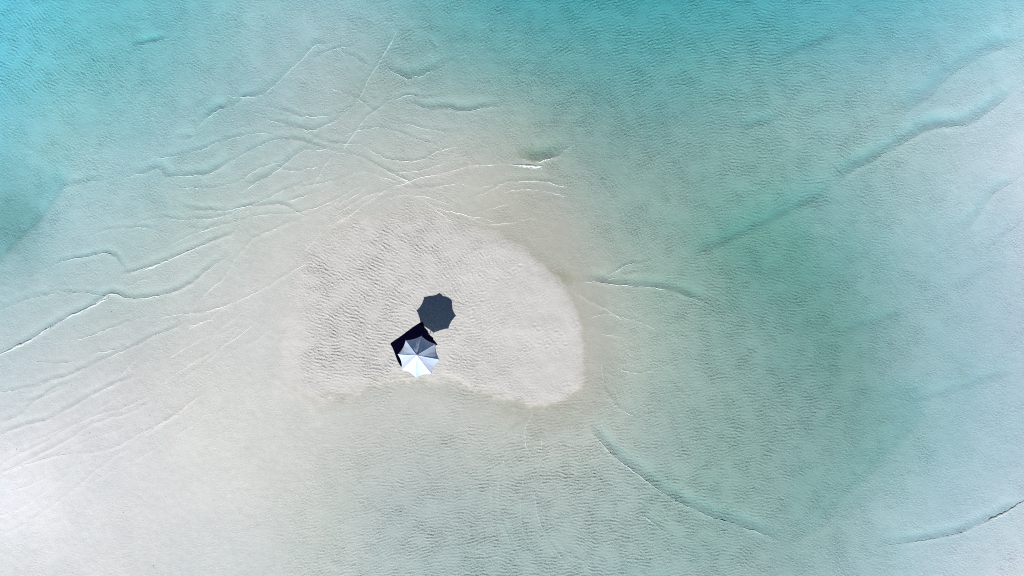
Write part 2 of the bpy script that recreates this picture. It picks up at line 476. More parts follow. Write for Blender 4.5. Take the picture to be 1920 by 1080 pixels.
 ([(1850, 470), (1890, 440), (1930, 405)], .05, 14, .02, 4),
 ([(1780, 560), (1840, 520), (1925, 480)], .05, 18, 0, 6),
 ([(1005, 782), (1015, 850), (1003, 930), (1030, 1020), (1095, 1090)], .02, 7, .022, 3),
 ([(985, 790), (950, 850), (935, 930), (950, 1005), (995, 1090)], .02, 7, .022, 3),
 ([(995, 800), (985, 880), (975, 960), (1000, 1040)], .02, 7, .018, 3),
 ([(1190, 960), (1230, 985), (1260, 1010)], .04, 8, .03, 3.4),
 ([(1000, 860), (985, 830), (990, 790), (1005, 770)], .02, 6, .025, 3.0),
 ([(940, 830), (965, 800), (995, 780)], .02, 6, .02, 3.0),
 ([(930, 1010), (925, 960), (920, 900)], .03, 8, .02, 3.6),
 ([(1560, 640), (1640, 610), (1720, 585)], .08, 22, 0, 8),
 ([(1700, 770), (1780, 745), (1860, 715), (1930, 700)], .07, 22, 0, 8),
 ([(1640, 760), (1700, 742), (1760, 728)], .07, 22, 0, 8),
]


sm = lambda a, b, x: (lambda t: t * t * (3 - 2 * t))(np.clip((x - a) / (b - a), 0, 1))


def spline(P, n=10):
    P = np.array(P, float)
    if len(P) < 3:
        t = np.linspace(0, 1, n)[:, None]
        return P[0] * (1 - t) + P[-1] * t
    E = np.concatenate([[2 * P[0] - P[1]], P, [2 * P[-1] - P[-2]]])
    out = []
    for i in range(1, len(E) - 2):
        t = np.linspace(0, 1, n, endpoint=False)[:, None]
        a, b, c, d = E[i - 1], E[i], E[i + 1], E[i + 2]
        out.append(0.5 * (2 * b + (c - a) * t + (2 * a - 5 * b + 4 * c - d) * t ** 2 + (3 * b - a - 3 * c + d) * t ** 3))
    out.append(P[-1:])
    out = np.concatenate(out)
    nrm = np.stack([-np.gradient(out[:, 1]), np.gradient(out[:, 0])], -1)
    nrm /= np.linalg.norm(nrm, axis=1, keepdims=True) + 1e-9
    j = np.convolve(rng.standard_normal(len(out) + 6), np.ones(7) / 7, 'valid') * 3.0
    j2 = rng.standard_normal(len(out)) * 0.25
    return out + nrm * (j + j2)[:, None]


def line_field(L, margin):
    """signed distance (px, + above the line), position along it 0..1, and the window of the grid it covers"""
    lo = L.min(0) - margin
    hi = L.max(0) + margin
    i0, i1 = np.searchsorted(U, lo[0]), np.searchsorted(U, hi[0])
    r = np.where((V >= lo[1]) & (V <= hi[1]))[0]
    if len(r) == 0 or i1 <= i0: return None
    sl = (slice(r[0], r[-1] + 1), slice(i0, i1))
    qx, qy = UU[sl], VV[sl]
    best = np.full(qx.shape, 1e9)
    sd = np.zeros(qx.shape)
    tt = np.zeros(qx.shape)
    n = len(L) - 1
    for k in range(n):
        ax, ay = L[k]; bx, by = L[k + 1]
        dx, dy = bx - ax, by - ay
        ll = dx * dx + dy * dy + 1e-9
        t = np.clip(((qx - ax) * dx + (qy - ay) * dy) / ll, 0, 1)
        ex, ey = qx - ax - t * dx, qy - ay - t * dy
        d2 = ex * ex + ey * ey
        m = d2 < best
        best = np.where(m, d2, best)
        sg = -(dx * (qy - ay) - dy * (qx - ax))
        sd = np.where(m, np.sign(sg), sd)
        tt = np.where(m, (k + t) / n, tt)
    return sl, sd * np.sqrt(best), tt


depth = bilinear(coarse[..., 0], U, V)
albedo = bilinear(coarse[..., 1:], U, V)
out_px = np.maximum(np.maximum(-UU, UU - 1920), np.maximum(-VV, VV - 1080)).clip(0)
ridge = np.zeros((NY, NX))
pool = np.zeros((NY, NX))
CREST = []
trough = np.zeros((NY, NX))
for fr in FRONTS:
    P, D, w, h, rw = fr[:5]
    if P[0][0] > P[-1][0]: P = P[::-1]
    L = spline(P)
    f = line_field(L, max(3.2 * w, 6 * rw))
    if f is None: continue
    sl, s, t = f
    a_s = np.abs(s)
    ln = np.linalg.norm(np.diff(L, axis=0), axis=1).sum()
    taper = np.clip(np.minimum(t, 1 - t) * ln / min(60.0, 0.42 * ln), 0, 1)
    taper = taper * taper * (3 - 2 * taper)
    ph = rng.uniform(0, 6.28, 3)
    vary = np.clip(0.9 + 0.28 * np.sin(t * ln / 26 + ph[0]) + 0.2 * np.sin(t * ln / 11 + ph[1]), 0.35, 1.4)
    up = s > 0
    # a long slope down on the seaward side, a short steep face on the other
    if h == 0:
        pool[sl] += D * sm(0, 12, s) * np.exp(-(a_s / w) ** 1.4) * taper
        continue
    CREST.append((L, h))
    hc = np.minimum(0.12 * D + 0.34 * h, 0.85 * np.clip(depth[sl], 0, 2) + 0.02)
    rr = np.where(up, np.exp(-(a_s / (0.5 * w + 0.5 * rw)) ** 1.05), np.exp(-(a_s / (0.95 * rw)) ** 2))
    ridge[sl] += hc * rr * taper * vary
    tr = np.where(up, np.exp(-((a_s - 0.75 * w) / (0.7 * w)) ** 2), np.exp(-(0.75 / 0.7) ** 2) * np.exp(-a_s / 2.5))
    trough[sl] += 0.5 * D * tr * taper * (0.7 + 0.3 * vary)
pool = np.fft.ifft2(np.fft.fft2(pool) * np.exp(-2 * (math.pi * 0.17 * FK) ** 2)).real

# ------------------------------------------------------------------ the dry bank
BAR = [(546, 690), (544, 620), (560, 560), (596, 490), (640, 442), (720, 416), (800, 408), (870, 424), (960, 455), (1012, 494), (1060, 542),
       (1086, 610), (1093, 680), (1082, 728), (1022, 757), (962, 748), (900, 731), (850, 716), (790, 709), (740, 706), (690, 722), (640, 736), (600, 742), (562, 732)]


def closed_spline(P, n=8):
    P = np.array(P, float)
    m = len(P)
    out = []
    for i in range(m):
        a, b, c, d = P[i - 1], P[i], P[(i + 1) % m], P[(i + 2) % m]
        t = np.linspace(0, 1, n, endpoint=False)[:, None]
        out.append(0.5 * (2 * b + (c - a) * t + (2 * a - 5 * b + 4 * c - d) * t ** 2 + (3 * b - a - 3 * c + d) * t ** 3))
    out = np.concatenate(out)
    return out


def poly_sd(L, margin):
    lo = L.min(0) - margin
    hi = L.max(0) + margin
    i0, i1 = np.searchsorted(U, lo[0]), np.searchsorted(U, hi[0])
    r = np.where((V >= lo[1]) & (V <= hi[1]))[0]
    sl = (slice(r[0], r[-1] + 1), slice(i0, i1))
    qx, qy = UU[sl], VV[sl]
    best = np.full(qx.shape, 1e9)
    ins = np.zeros(qx.shape, bool)
    for k in range(len(L)):
        ax, ay = L[k]; bx, by = L[(k + 1) % len(L)]
        dx, dy = bx - ax, by - ay
        t = np.clip(((qx - ax) * dx + (qy - ay) * dy) / (dx * dx + dy * dy + 1e-9), 0, 1)
        best = np.minimum(best, (qx - ax - t * dx) ** 2 + (qy - ay - t * dy) ** 2)
        if ay != by:
            ins ^= ((ay > qy) != (by > qy)) & (qx < dx * (qy - ay) / dy + ax)
    return sl, np.where(ins, 1, -1) * np.sqrt(best)


low1, low2, low3 = lowpass(0.9), lowpass(2.2), lowpass(0.35)
sl, bsd = poly_sd(closed_spline(BAR), 90)
bar = np.full((NY, NX), -90.0)
bar[sl] = np.clip(bsd, -90, 90)
bar_n = bar + (1.4 * low1 + 0.9 * low3) * (1 + 1.0 * sm(800, 600, UU) + 0.8 * sm(640, 740, VV) * sm(1060, 960, UU))                  # ragged edge
west = sm(760, 560, UU)                                # the west end runs out flat
edge_w = 19 + 34 * west + 16 * sm(540, 440, VV) * sm(980, 860, UU)
inside = sm(-1.0, 1.0, bar_n / edge_w)

depth = np.clip(depth, 0.0, 2.0) + 0.022
depth = depth + out_px * 0.0006
bed = -(depth + trough + pool) + 0.008 * low2 * np.clip(depth * 3, 0.15, 1) + ridge
dry = 0.038 + 0.008 * low2 + 0.004 * low1
bed = bed * (1 - inside) + dry * inside

# ripple marks
bed += np.clip(ripple, -2.4, 3.0) * amp * 0.0092 * (1 + 0.10 * inside) * (1 - 0.5 * inside * sm(860, 980, UU))
# grain of the bed: small hollows and lumps
bed += 0.0016 * iso(0.16, 0.7) + 0.0018 * iso(0.7, 0.6) * np.clip(1 - inside * 0.3, 0, 1)
# footprints on the east of the bank
for (fx, fy) in [(1002, 612), (1014, 618), (1030, 640), (1022, 652), (1046, 660), (1052, 628), (1060, 646), (1010, 640), (1078, 610), (1070, 720), (1056, 722),
                 (1045, 618), (990, 655), (884, 518), (905, 516), (930, 520), (950, 512), (965, 505), (975, 497), (985, 660), (858, 640), (866, 628), (872, 612), (884, 598), (890, 580), (902, 566), (906, 548), (720, 665), (706, 655), (846, 668), (840, 682), (840, 700), (862, 706), (893, 672)]:
    for _ in range(3):
        px_, py_ = fx + random.uniform(-5, 5), fy + random.uniform(-4, 4)
        d2 = ((UU - px_) / 3.0) ** 2 + ((VV - py_) / 2.2) ** 2
        bed += -0.010 * np.exp(-d2) + 0.006 * np.exp(-(np.sqrt(d2) - 1.8) ** 2 * 3)

# sand colour: surveyed tone with sky reflection painted in, warm damp sand round the rim of the bank, pale dry sand on top
warm = np.array([0.47, 0.452, 0.395])
rim = sm(6, -10, bar_n) * sm(-88, -42, bar_n + 4 * low1)
rim_e = sm(820, 1060, UU) * 0.8 + sm(690, 730, VV) * (1 - sm(1000, 1100, UU)) * sm(560, 640, UU) * 0.4 * sm(-45, -12, bar_n)
alb = np.clip(albedo, 0.12, 0.86)
k = (rim * np.clip(rim_e, 0, 0.8) * np.clip(1 + 0.12 * low1, 0, 1.2))[..., None]
alb = alb * (1 - k) + warm * k
sp = [(18, 400, 48, 50, .16), (662, 172, 34, 26, .16), (582, 258, 38, 16, .18), (418, 192, 26, 14, .14), (490, 330, 30, 14, .14), (770, 135, 36, 12, .14), (1270, 540, 40, 9, .16), (1630, 290, 40, 12, .14), (1225, 905, 50, 10, .10), (20, 405, 45, 55, .18), (5, 450, 30, 30, .12), (1045, 512, 26, 12, .5), (1062, 522, 16, 10, .45), (1000, 288, 22, 11, .55), (880, 712, 40, 6, .45), (1030, 762, 40, 8, .35), (620, 742, 25, 6, .5), (1022, 276, 30, 14, .25), (760, 708, 40, 5, .3), (920, 455, 40, 9, .25)]
for (sx, sy, rx, ry, st) in sp:
    q = np.exp(-((UU - sx + 6 * low1) / rx) ** 2 - ((VV - sy + 4 * low3) / ry) ** 2)[..., None] * st
    alb = alb * (1 - q) + np.array([0.40, 0.345, 0.245]) * q
dry_rgb = np.array([0.606, 0.600, 0.580])
kk = (sm(0.2, 1, inside) * 0.8)[..., None]
alb = alb * (1 - kk) + dry_rgb * kk
alb[..., 0] = np.minimum(alb[..., 0], 1.012 * alb[..., 1])
alb *= (1 + 0.008 * low1 + 0.006 * low3 + 0.008 * low2)[..., None]


def widen(F):
    n = len(far)
    F = np.concatenate([np.repeat(F[:, :1], n, 1), F, np.repeat(F[:, -1:], n, 1)], 1)
    return np.concatenate([np.repeat(F[:1], n, 0), F, np.repeat(F[-1:], n, 0)], 0)


xs = np.concatenate([xin[0] - far[::-1], xin, xin[-1] + far])
ys = np.concatenate([yin[0] - far[::-1], yin, yin[-1] + far])
Z = widen(bed)
fall = np.maximum(np.maximum(np.abs(xs)[None, :] - 34.5, 0), np.maximum(np.abs(ys)[:, None] - 19.7, 0))
Z = Z - np.minimum(fall * 0.02, 2.5)

# ---- materials of the bank and the sea
m_sand, n, l = nodes_of('pale_coral_sand')
out = n.new('ShaderNodeOutputMaterial')
b = n.new('ShaderNodeBsdfPrincipled')
b.inputs['Roughness'].default_value = 0.95
b.inputs['Specular IOR Level'].default_value = 0.1
at = n.new('ShaderNodeAttribute')
at.attribute_name = 'sand_sky_tone'
tc = n.new('ShaderNodeTexCoord')
n1 = n.new('ShaderNodeTexNoise'); n1.inputs['Scale'].default_value = 9.0; n1.inputs['Detail'].default_value = 6; n1.inputs['Roughness'].default_value = 0.7
n2 = n.new('ShaderNodeTexNoise'); n2.inputs['Scale'].default_value = 0.7; n2.inputs['Detail'].default_value = 5
l.new(tc.outputs['Object'], n1.inputs['Vector'])
l.new(tc.outputs['Object'], n2.inputs['Vector'])
mr = n.new('ShaderNodeMapRange'); mr.inputs['From Min'].default_value = .25; mr.inputs['From Max'].default_value = .75
mr.inputs['To Min'].default_value = 0.93; mr.inputs['To Max'].default_value = 1.07
l.new(n1.outputs[0], mr.inputs[0])
mr2 = n.new('ShaderNodeMapRange'); mr2.inputs['From Min'].default_value = .3; mr2.inputs['From Max'].default_value = .7
mr2.inputs['To Min'].default_value = 0.985; mr2.inputs['To Max'].default_value = 1.015
l.new(n2.outputs[0], mr2.inputs[0])
mu = n.new('ShaderNodeMath'); mu.operation = 'MULTIPLY'
l.new(mr.outputs[0], mu.inputs[0]); l.new(mr2.outputs[0], mu.inputs[1])
vm = n.new('ShaderNodeVectorMath'); vm.operation = 'SCALE'
l.new(at.outputs['Color'], vm.inputs[0]); l.new(mu.outputs[0], vm.inputs['Scale'])
l.new(vm.outputs[0], b.inputs['Base Color'])
n3 = n.new('ShaderNodeTexNoise'); n3.inputs['Scale'].default_value = 8.0; n3.inputs['Detail'].default_value = 3; n3.inputs['Roughness'].default_value = 0.6
# lean the small crests towards the sun side so that their steep faces are short
n0 = n.new('ShaderNodeTexNoise'); n0.inputs['Scale'].default_value = 8.0; n0.inputs['Detail'].default_value = 3; n0.inputs['Roughness'].default_value = 0.6
l.new(tc.outputs['Object'], n0.inputs['Vector'])
cb = n.new('ShaderNodeCombineXYZ'); mm = n.new('ShaderNodeMath'); mm.operation = 'MULTIPLY_ADD'
mm.inputs[1].default_value = 0.12; mm.inputs[2].default_value = -0.06
l.new(n0.outputs[0], mm.inputs[0]); l.new(mm.outputs[0], cb.inputs['Y'])
va_ = n.new('ShaderNodeVectorMath'); va_.operation = 'ADD'
l.new(tc.outputs['Object'], va_.inputs[0]); l.new(cb.outputs[0], va_.inputs[1])
l.new(va_.outputs[0], n3.inputs['Vector'])
ra = n.new('ShaderNodeAttribute'); ra.attribute_name = 'ripple_height'
bp0 = n.new('ShaderNodeBump'); bp0.inputs['Distance'].default_value = 0.11
l.new(ra.outputs['Fac'], bp0.inputs['Strength']); l.new(n3.outputs[0], bp0.inputs['Height'])
bp = n.new('ShaderNodeBump'); bp.inputs['Distance'].default_value = 0.012; bp.inputs['Strength'].default_value = 0.45
l.new(bp0.outputs[0], bp.inputs['Normal'])
l.new(n1.outputs[0], bp.inputs['Height'])
l.new(bp.outputs[0], b.inputs['Normal'])
l.new(b.outputs[0], out.inputs[0])

m_water, n, l = nodes_of('clear_lagoon_water')
out = n.new('ShaderNodeOutputMaterial')
tr = n.new('ShaderNodeBsdfTransparent')
gl = n.new('ShaderNodeBsdfGlossy'); gl.inputs['Roughness'].default_value = 0.04
fr = n.new('ShaderNodeFresnel'); fr.inputs['IOR'].default_value = 1.33
# the same reflectance for light entering and leaving (rays pass straight through the thin surface)
ge = n.new('ShaderNodeNewGeometry')
io = n.new('ShaderNodeMapRange'); io.inputs['To Min'].default_value = 1.33; io.inputs['To Max'].default_value = 1 / 1.33
l.new(ge.outputs['Backfacing'], io.inputs[0]); l.new(io.outputs[0], fr.inputs['IOR'])
mx = n.new('ShaderNodeMixShader')
tc = n.new('ShaderNodeTexCoord')
nz = n.new('ShaderNodeTexNoise'); nz.inputs['Scale'].default_value = 4.0; nz.inputs['Detail'].default_value = 4
l.new(tc.outputs['Object'], nz.inputs['Vector'])
bp = n.new('ShaderNodeBump'); bp.inputs['Distance'].default_value = 0.03; bp.inputs['Strength'].default_value = 0.6
l.new(nz.outputs[0], bp.inputs['Height'])
l.new(bp.outputs[0], gl.inputs['Normal']); l.new(bp.outputs[0], fr.inputs['Normal'])
l.new(fr.outputs[0], mx.inputs[0]); l.new(tr.outputs[0], mx.inputs[1]); l.new(gl.outputs[0], mx.inputs[2])
l.new(mx.outputs[0], out.inputs['Surface'])
va = n.new('ShaderNodeVolumeAbsorption')
DEN = ABS.max() * 1.0
va.inputs['Color'].default_value = (*(1 - ABS / DEN), 1)
va.inputs['Density'].default_value = DEN
l.new(va.outputs[0], out.inputs['Volume'])

sand = grid_mesh('ground', xs, ys, Z, m_sand)
ca = sand.data.attributes.new('sand_sky_tone', 'FLOAT_COLOR', 'POINT')
A4 = np.concatenate([widen(alb), np.ones((len(ys), len(xs), 1))], -1).astype(np.float32)
ca.data.foreach_set('color', A4.ravel())
ra_ = sand.data.attributes.new('ripple_height', 'FLOAT', 'POINT')
ra_.data.foreach_set('value', np.clip(widen(amp) * 0.8, 0.05, 1).astype(np.float32).ravel())
tag(sand, 'pale coral sand bank and seabed under the shallow sea', kind='structure')

# sea surface: the same crest lines stand up as low wavelets
st = 4
wx = np.concatenate([xin[0] - far[::-1], xin[::st], xin[-1] + far])
wy = np.concatenate([yin[0] - far[::-1], yin[::st], yin[-1] + far])
wz = (0.25 * ridge + 0.004 * lowpass(0.5) + 0.003 * ripple)[::st, ::st]
wz = wz * (1 - sm(0.0, 0.3, inside[::st, ::st]))
wz[0] = wz[-1] = 0; wz[:, 0] = wz[:, -1] = 0
water = grid_mesh('water', wx, wy, widen(wz), m_water, close_to=-9.0)
tag(water, 'clear turquoise shallow sea around the sand bank', kind='structure')


def bed_z(px, py):
    i = min(max(int(round((gx(px) - xin[0]) / STEP)), 0), NX - 1)
    j = min(max(int(round((gy(py) - yin[0]) / STEP)), 0), NY - 1)
    return float(bed[j, i])


# ------------------------------------------------------------------ parasol
m_cloth, n, l = nodes_of('white_parasol_cloth')
out = n.new('ShaderNodeOutputMaterial')
d1 = n.new('ShaderNodeBsdfDiffuse'); d1.inputs['Roughness'].default_value = 0.6
t1 = n.new('ShaderNodeBsdfTranslucent')
g1 = n.new('ShaderNodeBsdfGlossy'); g1.inputs['Roughness'].default_value = 0.45
ms = n.new('ShaderNodeMixShader'); ms.inputs[0].default_value = 0.035
ms2 = n.new('ShaderNodeMixShader'); ms2.inputs[0].default_value = 0.14
tc = n.new('ShaderNodeTexCoord')
wv = n.new('ShaderNodeTexNoise'); wv.inputs['Scale'].default_value = 5; wv.inputs['Detail'].default_value = 5
l.new(tc.outputs['Object'], wv.inputs['Vector'])
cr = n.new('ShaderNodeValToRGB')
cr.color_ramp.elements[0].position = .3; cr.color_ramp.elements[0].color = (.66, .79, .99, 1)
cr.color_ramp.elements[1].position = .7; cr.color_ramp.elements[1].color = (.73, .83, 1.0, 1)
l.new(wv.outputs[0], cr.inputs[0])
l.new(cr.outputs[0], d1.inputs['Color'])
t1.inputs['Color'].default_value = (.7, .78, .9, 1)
bp = n.new('ShaderNodeBump'); bp.inputs['Distance'].default_value = 0.02; bp.inputs['Strength'].default_value = 0.35
l.new(wv.outputs[0], bp.inputs['Height'])
l.new(bp.outputs[0], d1.inputs['Normal'])
l.new(d1.outputs[0], ms.inputs[1]); l.new(t1.outputs[0], ms.inputs[2])
l.new(ms.outputs[0], ms2.inputs[1]); l.new(g1.outputs[0], ms2.inputs[2])
l.new(ms2.outputs[0], out.inputs[0])
m_pole = principled('white_painted_pole', (0.75, 0.75, 0.74), 0.35, 30, 0.05)
m_rib = principled('grey_metal_rib', (0.45, 0.46, 0.48), 0.4, 40, 0.08, metallic=0.7)

PX, PY = 795.2, 661.7
zb = bed_z(PX, PY)
par = bpy.data.objects.new('parasol', None)
col.objects.link(par)
par.location = (gx(PX), gy(PY), zb)
tag(par, 'white eight-panel beach parasol standing open over the dark blanket', 'parasol')
RIM_Z = 2.35 - zb
RR = 1.262
RISE = 0.81
APEX = Vector((0.02, 0.19, RIM_Z + RISE))
rot0 = math.radians(90 - 7.3)


def rib_pt(k, t):
    """point along rib k, t=0 apex .. 1 tip; the ribs bow upward a little"""
    a = rot0 - k * math.tau / 8
    tip = Vector((RR * math.cos(a), RR * math.sin(a), RIM_Z))
    p = APEX.lerp(tip, t)
    p.z += 0.055 * math.sin(math.pi * t)
    return p


def canopy_pt(k, u, t):
    p0, p1 = rib_pt(k, t), rib_pt(k + 1, t)
    p = p0.lerp(p1, u)
    bow = 4 * u * (1 - u)
    # cloth is pulled in at the hem and sinks between the ribs
    inward = Vector((APEX.x - p.x, APEX.y - p.y, 0))
    p = p + inward * (0.062 * bow * t ** 3)
    p.z -= 0.045 * bow * t
    return p


for k in range(8):
    vs, fs = [], []
    nu, nt = 12, 14
    t0 = 0.045
    ph = random.uniform(0, 6)
    for it in range(nt + 1):
        t = t0 + (1 - t0) * it / nt
        for iu in range(nu + 1):
            u = iu / nu
            p = canopy_pt(k, u, t)
            b4 = 4 * u * (1 - u)
            p.z += 0.008 * b4 * math.sin(9 * t + ph + 5 * u) + 0.006 * b4 * math.sin(17 * u + ph) * t
            vs.append(p)
    for it in range(nt):
        for iu in range(nu):
            a = it * (nu + 1) + iu
            fs.append((a, a + nu + 1, a + nu + 2, a + 1))
    top = len(vs)
    vs += [v - Vector((0, 0, 0.004)) for v in vs]
    fs += [tuple(reversed([q + top for q in f])) for f in fs]
    # hem
    r0 = nt * (nu + 1)
    for iu in range(nu):
        a = r0 + iu
        fs.append((a, a + top, a + top + 1, a + 1))
    mesh_obj('canopy_panel', vs, fs, m_cloth, par)


def tube_bm(bm, P, rad, seg=8):
    rings = []
    for i, p in enumerate(P):
        d = (P[min(i + 1, len(P) - 1)] - P[max(i - 1, 0)]).normalized()
        x = d.orthogonal().normalized()
        y = d.cross(x)
        r = rad[i] if isinstance(rad, (list, tuple)) else rad
        rings.append([bm.verts.new(p + x * r * math.cos(math.tau * j / seg) + y * r * math.sin(math.tau * j / seg)) for j in range(seg)])
    for a, b_ in zip(rings[:-1], rings[1:]):
        for j in range(seg):
            bm.faces.new((a[j], a[(j + 1) % seg], b_[(j + 1) % seg], b_[j]))
    bm.faces.new(rings[0][::-1]); bm.faces.new(rings[-1])


for k in range(8):
    bm = bmesh.new()
    P = [rib_pt(k, t) - Vector((0, 0, 0.016)) for t in np.linspace(0.03, 1.0, 9)]
    P.append(P[-1] + (P[-1] - P[-2]).normalized() * 0.035)
    tube_bm(bm, P, 0.008, 6)
    rib = bm_obj('rib', bm, m_rib, par)
    bm = bmesh.new()
    a = rib_pt(k, 0.55) - Vector((0, 0, 0.022))
    tube_bm(bm, [Vector((0, 0.03, RIM_Z + 0.02)), a], 0.006, 6)
    bm_obj('strut', bm, m_rib, rib)
    # seam tape along the rib
    bm = bmesh.new()
    tube_bm(bm, [rib_pt(k, t) + Vector((0, 0, 0.002)) for t in np.linspace(0.05, 0.995, 10)], 0.008, 6)
    bm_obj('seam', bm, m_cloth, par)
bm = bmesh.new()
tube_bm(bm, [Vector((0, 0, -0.35)), Vector((0, 0, 1.2)), Vector((0, 0.02, RIM_Z)), APEX - Vector((0, 0, 0.0))], [0.022, 0.022, 0.019, 0.019], 16)
bm_obj('pole', bm, m_pole, par)
bm = bmesh.new()
tube_bm(bm, [APEX + Vector((0, 0, z)) for z in (-0.04, -0.008, 0.012, 0.02, 0.05, 0.085, 0.10)], [0.085, 0.085, 0.06, 0.028, 0.03, 0.024, 0.008], 16)
bm_obj('finial', bm, m_pole, par)
bm = bmesh.new()
tube_bm(bm, [Vector((0, 0.03, RIM_Z + z)) for z in (-0.04, 0.05)], [0.04, 0.04], 12)
bm_obj('runner', bm, m_rib, par)

# ------------------------------------------------------------------ blanket
m_blk = principled('dark_navy_cloth', (0.0024, 0.0019, 0.0125), 1.0, 2.2, 0.6, 0.01)
m_blk.node_tree.nodes['Principled BSDF'].inputs['Specular IOR Level'].default_value = 0.0
cor = [(731.5, 643.5), (790.0, 603.8), (818.8, 645.5), (752.8, 687.5)]       # west, north, east, south corners
NB = 44
pts_b = []
for j in range(NB + 1):
    for i in range(NB + 1):
        u, v = i / NB, j / NB
        p = (np.array(cor[0]) * (1 - u) + np.array(cor[1]) * u) * (1 - v) + (np.array(cor[3]) * (1 - u) + np.array(cor[2]) * u) * v
        # crooked hems
        e = 1.3 * math.sin(5.2 * v + 0.6) * (1 - u) + 1.6 * math.sin(6.5 * v + 2.0) * u
        f = 1.5 * math.sin(5.0 * u + 1.0) * (1 - v) + 1.2 * math.sin(7 * u) * v
        e += 1.0 * math.sin(19 * v) * (u ** 6) - 2.2 * math.exp(-((v - .8) / .06) ** 2) * u ** 8
        p = p + np.array([e, f * 0.8])
        x, y = gx(p[0]), gy(p[1])
        z = bed_z(p[0], p[1])
        fold = 0.022 * max(0, math.sin(7 * u + 3 * v + 0.5)) ** 3 + 0.02 * max(0, math.sin(9 * v - 4 * u + 1.3)) ** 4
        fold += 0.014 * math.exp(-min(u, 1 - u, v, 1 - v) / 0.03)
        pts_b.append(Vector((x, y, z + 0.022 + fold)))
base_b = pts_b[0].copy()
c0 = sum(pts_b, Vector()) / len(pts_b)
c0.z = min(p.z for p in pts_b)
vs = [p - c0 for p in pts_b]
fs = []
for j in range(NB):
    for i in range(NB):
        a = j * (NB + 1) + i
        fs.append((a, a + NB + 1, a + NB + 2, a + 1))
m = len(vs)
vs += [v - Vector((0, 0, 0.018)) for v in vs]
fs += [tuple(reversed([q + m for q in f])) for f in fs]
rim_i = [i for i in range(NB + 1)] + [(j) * (NB + 1) + NB for j in range(1, NB + 1)] + [NB * (NB + 1) + i for i in range(NB - 1, -1, -1)] + [j * (NB + 1) for j in range(NB - 1, 0, -1)]
for q in range(len(rim_i)):
    a, b_ = rim_i[q], rim_i[(q + 1) % len(rim_i)]
    fs.append((a, b_, b_ + m, a + m))
bl_o = mesh_obj('blanket', vs, fs, m_blk)
bl_o.location = c0
tag(bl_o, 'dark navy blanket spread on the sand, half under the white parasol', 'blanket')

# ------------------------------------------------------------------ froth and painted caustic lines
m_foam_caustics = principled('sea_foam_caustics', (0.78, 0.78, 0.76), 0.9, 25, 0.06)
bm = bmesh.new()


def bubble(px, py, r, zoff=0.0):
    z = (max(bed_z(px, py), 0.0) if zoff > 0.016 else bed_z(px, py) + 0.008) + zoff * 0.2
    n_ = 6
    c = bm.verts.new((gx(px), gy(py), z + r * 0.45))
    rg = []
    a0 = random.uniform(0, 6)
    ax = random.uniform(0.8, 1.5)
    for j in range(n_):
        a = a0 + math.tau * j / n_
        rr_ = r * random.uniform(0.75, 1.2)
        rg.append(bm.verts.new((gx(px) + rr_ * ax * math.cos(a), gy(py) + rr_ * math.sin(a), z - 0.004)))
    for j in range(n_):
        bm.faces.new((c, rg[j], rg[(j + 1) % n_]))


for _ in range(140):
    t = random.random()
    px_ = 958 + 60 * t
    cyl = 305.5 + 6.0 * math.sin(t * 2.2)
    if math.sin(t * 47) + math.sin(t * 19 + 1) < -0.9: continue
    w_ = 0.7 + 2.6 * (t ** 1.3)
    bubble(px_, cyl + abs(random.gauss(0, 1)) * w_ * 0.7 + 2.0, random.uniform(0.012, 0.03), 0.012)


def foam_line(P, n_, w_, r0, r1, t0=0, t1=1):
    L = spline(P)
    for _ in range(n_):
        t = t0 + (t1 - t0) * random.random()
        if math.sin(t * 31 + n_) + math.sin(t * 71) < -0.7: continue
        f = t * (len(L) - 1)
        i = min(int(f), len(L) - 2)
        p = L[i] * (1 - f + i) + L[i + 1] * (f - i)
        bubble(p[0] + random.gauss(0, w_), p[1] + random.gauss(0, w_), random.uniform(r0, r1), 0.015)


foam_line([(880, 311), (920, 309), (960, 308)], 160, .6, .008, .02)
foam_line([(-20, 672), (60, 635), (120, 597), (160, 580), (206, 556)], 700, .7, .008, .022)
foam_line([(262, 506), (330, 481), (378, 460)], 380, .7, .008, .022)
foam_line([(1846, 982), (1882, 966), (1930, 936)], 260, .7, .008, .022)
# pale ribbons painted for sunlight focused along crest lines; widest ones are froth
def bed_hi(px, py):
    i = min(max(int((gx(px) - xin[0]) / STEP), 1), NX - 3)
    j = min(max(int((gy(py) - yin[0]) / STEP), 1), NY - 3)
    return float(bed[j:j + 2, i:i + 2].max())


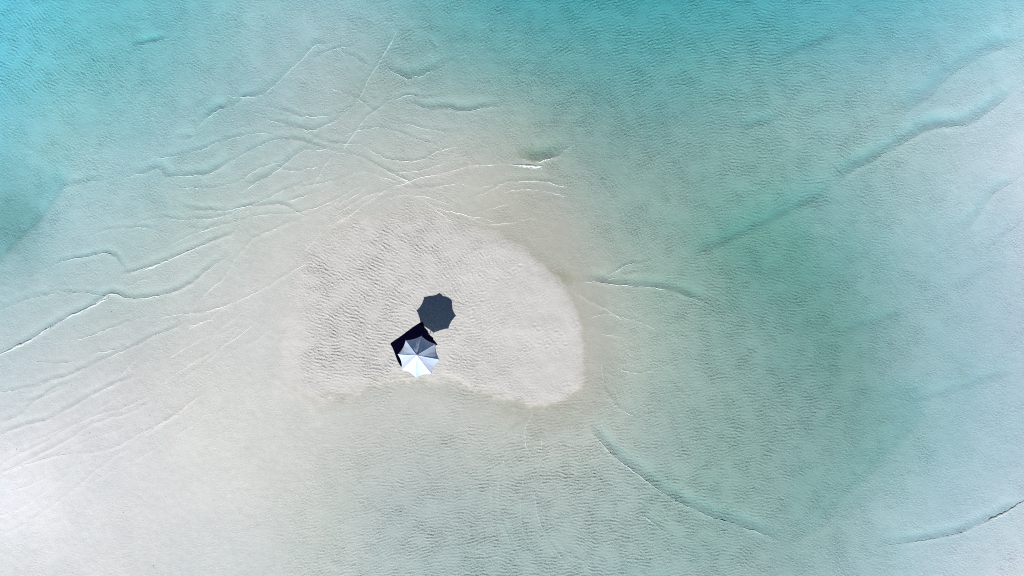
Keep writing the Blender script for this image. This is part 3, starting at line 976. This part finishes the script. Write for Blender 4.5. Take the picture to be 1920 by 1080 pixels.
WIDE = [([(265, 507), (300, 494), (330, 481), (378, 459)], .17), ([(-20, 672), (20, 655), (60, 635), (95, 612)], .19), ([(120, 597), (140, 589), (160, 580), (206, 556)], .13),
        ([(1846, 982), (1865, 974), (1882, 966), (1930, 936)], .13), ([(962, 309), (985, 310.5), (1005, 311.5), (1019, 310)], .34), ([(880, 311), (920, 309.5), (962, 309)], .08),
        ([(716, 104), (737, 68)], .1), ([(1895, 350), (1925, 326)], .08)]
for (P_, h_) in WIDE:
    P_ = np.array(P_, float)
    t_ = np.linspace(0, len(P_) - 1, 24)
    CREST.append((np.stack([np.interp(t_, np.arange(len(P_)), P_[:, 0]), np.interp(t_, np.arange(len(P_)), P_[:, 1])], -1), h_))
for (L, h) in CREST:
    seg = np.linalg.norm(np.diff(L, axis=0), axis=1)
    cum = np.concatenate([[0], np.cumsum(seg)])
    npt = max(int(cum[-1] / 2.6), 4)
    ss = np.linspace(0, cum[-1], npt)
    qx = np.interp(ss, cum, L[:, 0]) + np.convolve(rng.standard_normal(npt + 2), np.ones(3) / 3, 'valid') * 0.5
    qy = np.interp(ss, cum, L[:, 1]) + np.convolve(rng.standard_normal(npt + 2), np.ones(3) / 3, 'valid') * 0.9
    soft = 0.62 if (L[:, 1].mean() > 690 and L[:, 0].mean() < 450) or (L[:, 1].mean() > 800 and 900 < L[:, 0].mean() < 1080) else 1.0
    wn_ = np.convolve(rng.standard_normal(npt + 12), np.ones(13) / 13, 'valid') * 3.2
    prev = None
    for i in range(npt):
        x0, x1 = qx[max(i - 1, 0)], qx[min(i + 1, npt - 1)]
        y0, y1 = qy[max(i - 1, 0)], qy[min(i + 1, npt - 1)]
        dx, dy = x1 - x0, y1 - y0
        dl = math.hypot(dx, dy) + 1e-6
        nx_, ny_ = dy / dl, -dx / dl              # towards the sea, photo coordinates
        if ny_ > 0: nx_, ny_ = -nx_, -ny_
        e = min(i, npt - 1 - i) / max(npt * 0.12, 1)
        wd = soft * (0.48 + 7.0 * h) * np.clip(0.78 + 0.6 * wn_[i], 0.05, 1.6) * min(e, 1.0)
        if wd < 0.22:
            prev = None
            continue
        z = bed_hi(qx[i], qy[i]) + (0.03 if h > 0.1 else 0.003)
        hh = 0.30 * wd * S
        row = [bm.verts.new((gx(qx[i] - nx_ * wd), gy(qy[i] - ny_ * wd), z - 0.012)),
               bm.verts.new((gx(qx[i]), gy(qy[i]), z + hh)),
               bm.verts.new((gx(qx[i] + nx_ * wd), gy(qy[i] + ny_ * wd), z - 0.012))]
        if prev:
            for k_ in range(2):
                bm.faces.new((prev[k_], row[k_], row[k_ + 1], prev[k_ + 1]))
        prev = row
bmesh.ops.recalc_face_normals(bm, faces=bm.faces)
fo = bm_obj('foam_caustics', bm, m_foam_caustics, smooth=False)
tag(fo, 'thin white froth and pale ribbons painted as focused sunlight along the small wavelets', kind='stuff')

# ------------------------------------------------------------------ specks of weed and shell on the flat sand
m_speck = principled('dark_weed_specks', (0.16, 0.14, 0.11), 0.9, 8, 0.4)
bm = bmesh.new()


def speck(px, py, r):
    z = bed_z(px, py)
    a0 = random.uniform(0, 6)
    n_ = 6
    el = random.uniform(0.5, 1)
    top_ = bm.verts.new((gx(px), gy(py), z + r * 0.5))
    rg = []
    for j in range(n_):
        a = math.tau * j / n_
        q = Vector((r * math.cos(a) * random.uniform(.7, 1.2), r * el * math.sin(a), 0))
        q.rotate(Matrix.Rotation(a0, 3, 'Z'))
        rg.append(bm.verts.new((gx(px) + q.x, gy(py) + q.y, z - 0.01)))
    for j in range(n_):
        bm.faces.new((top_, rg[j], rg[(j + 1) % n_]))


cnt = 0
while cnt < 420:
    px_, py_ = random.uniform(0, 700), random.uniform(420, 1080)
    dens = 0.9 if (px_ < 560 + (1080 - py_) * 0.2) else 0.2
    if py_ < 700 - px_ * 0.6: dens *= 0.12
    if random.random() > dens: continue
    speck(px_, py_, random.choice([.014, .018, .022, .026, .034]) * random.uniform(.8, 1.3))
    cnt += 1
for (px_, py_) in [(137, 611), (4, 653), (545, 527), (316, 519), (168, 811), (10, 845), (48, 792), (1046, 634), (310, 879), (1075, 600)]:
    speck(px_, py_, 0.04)
for _ in range(90):
    speck(random.uniform(640, 1090), random.uniform(460, 720), random.uniform(.01, .02))
so = bm_obj('weed_specks', bm, m_speck)
tag(so, 'tiny dark specks of weed and shell scattered on the sand', kind='stuff')
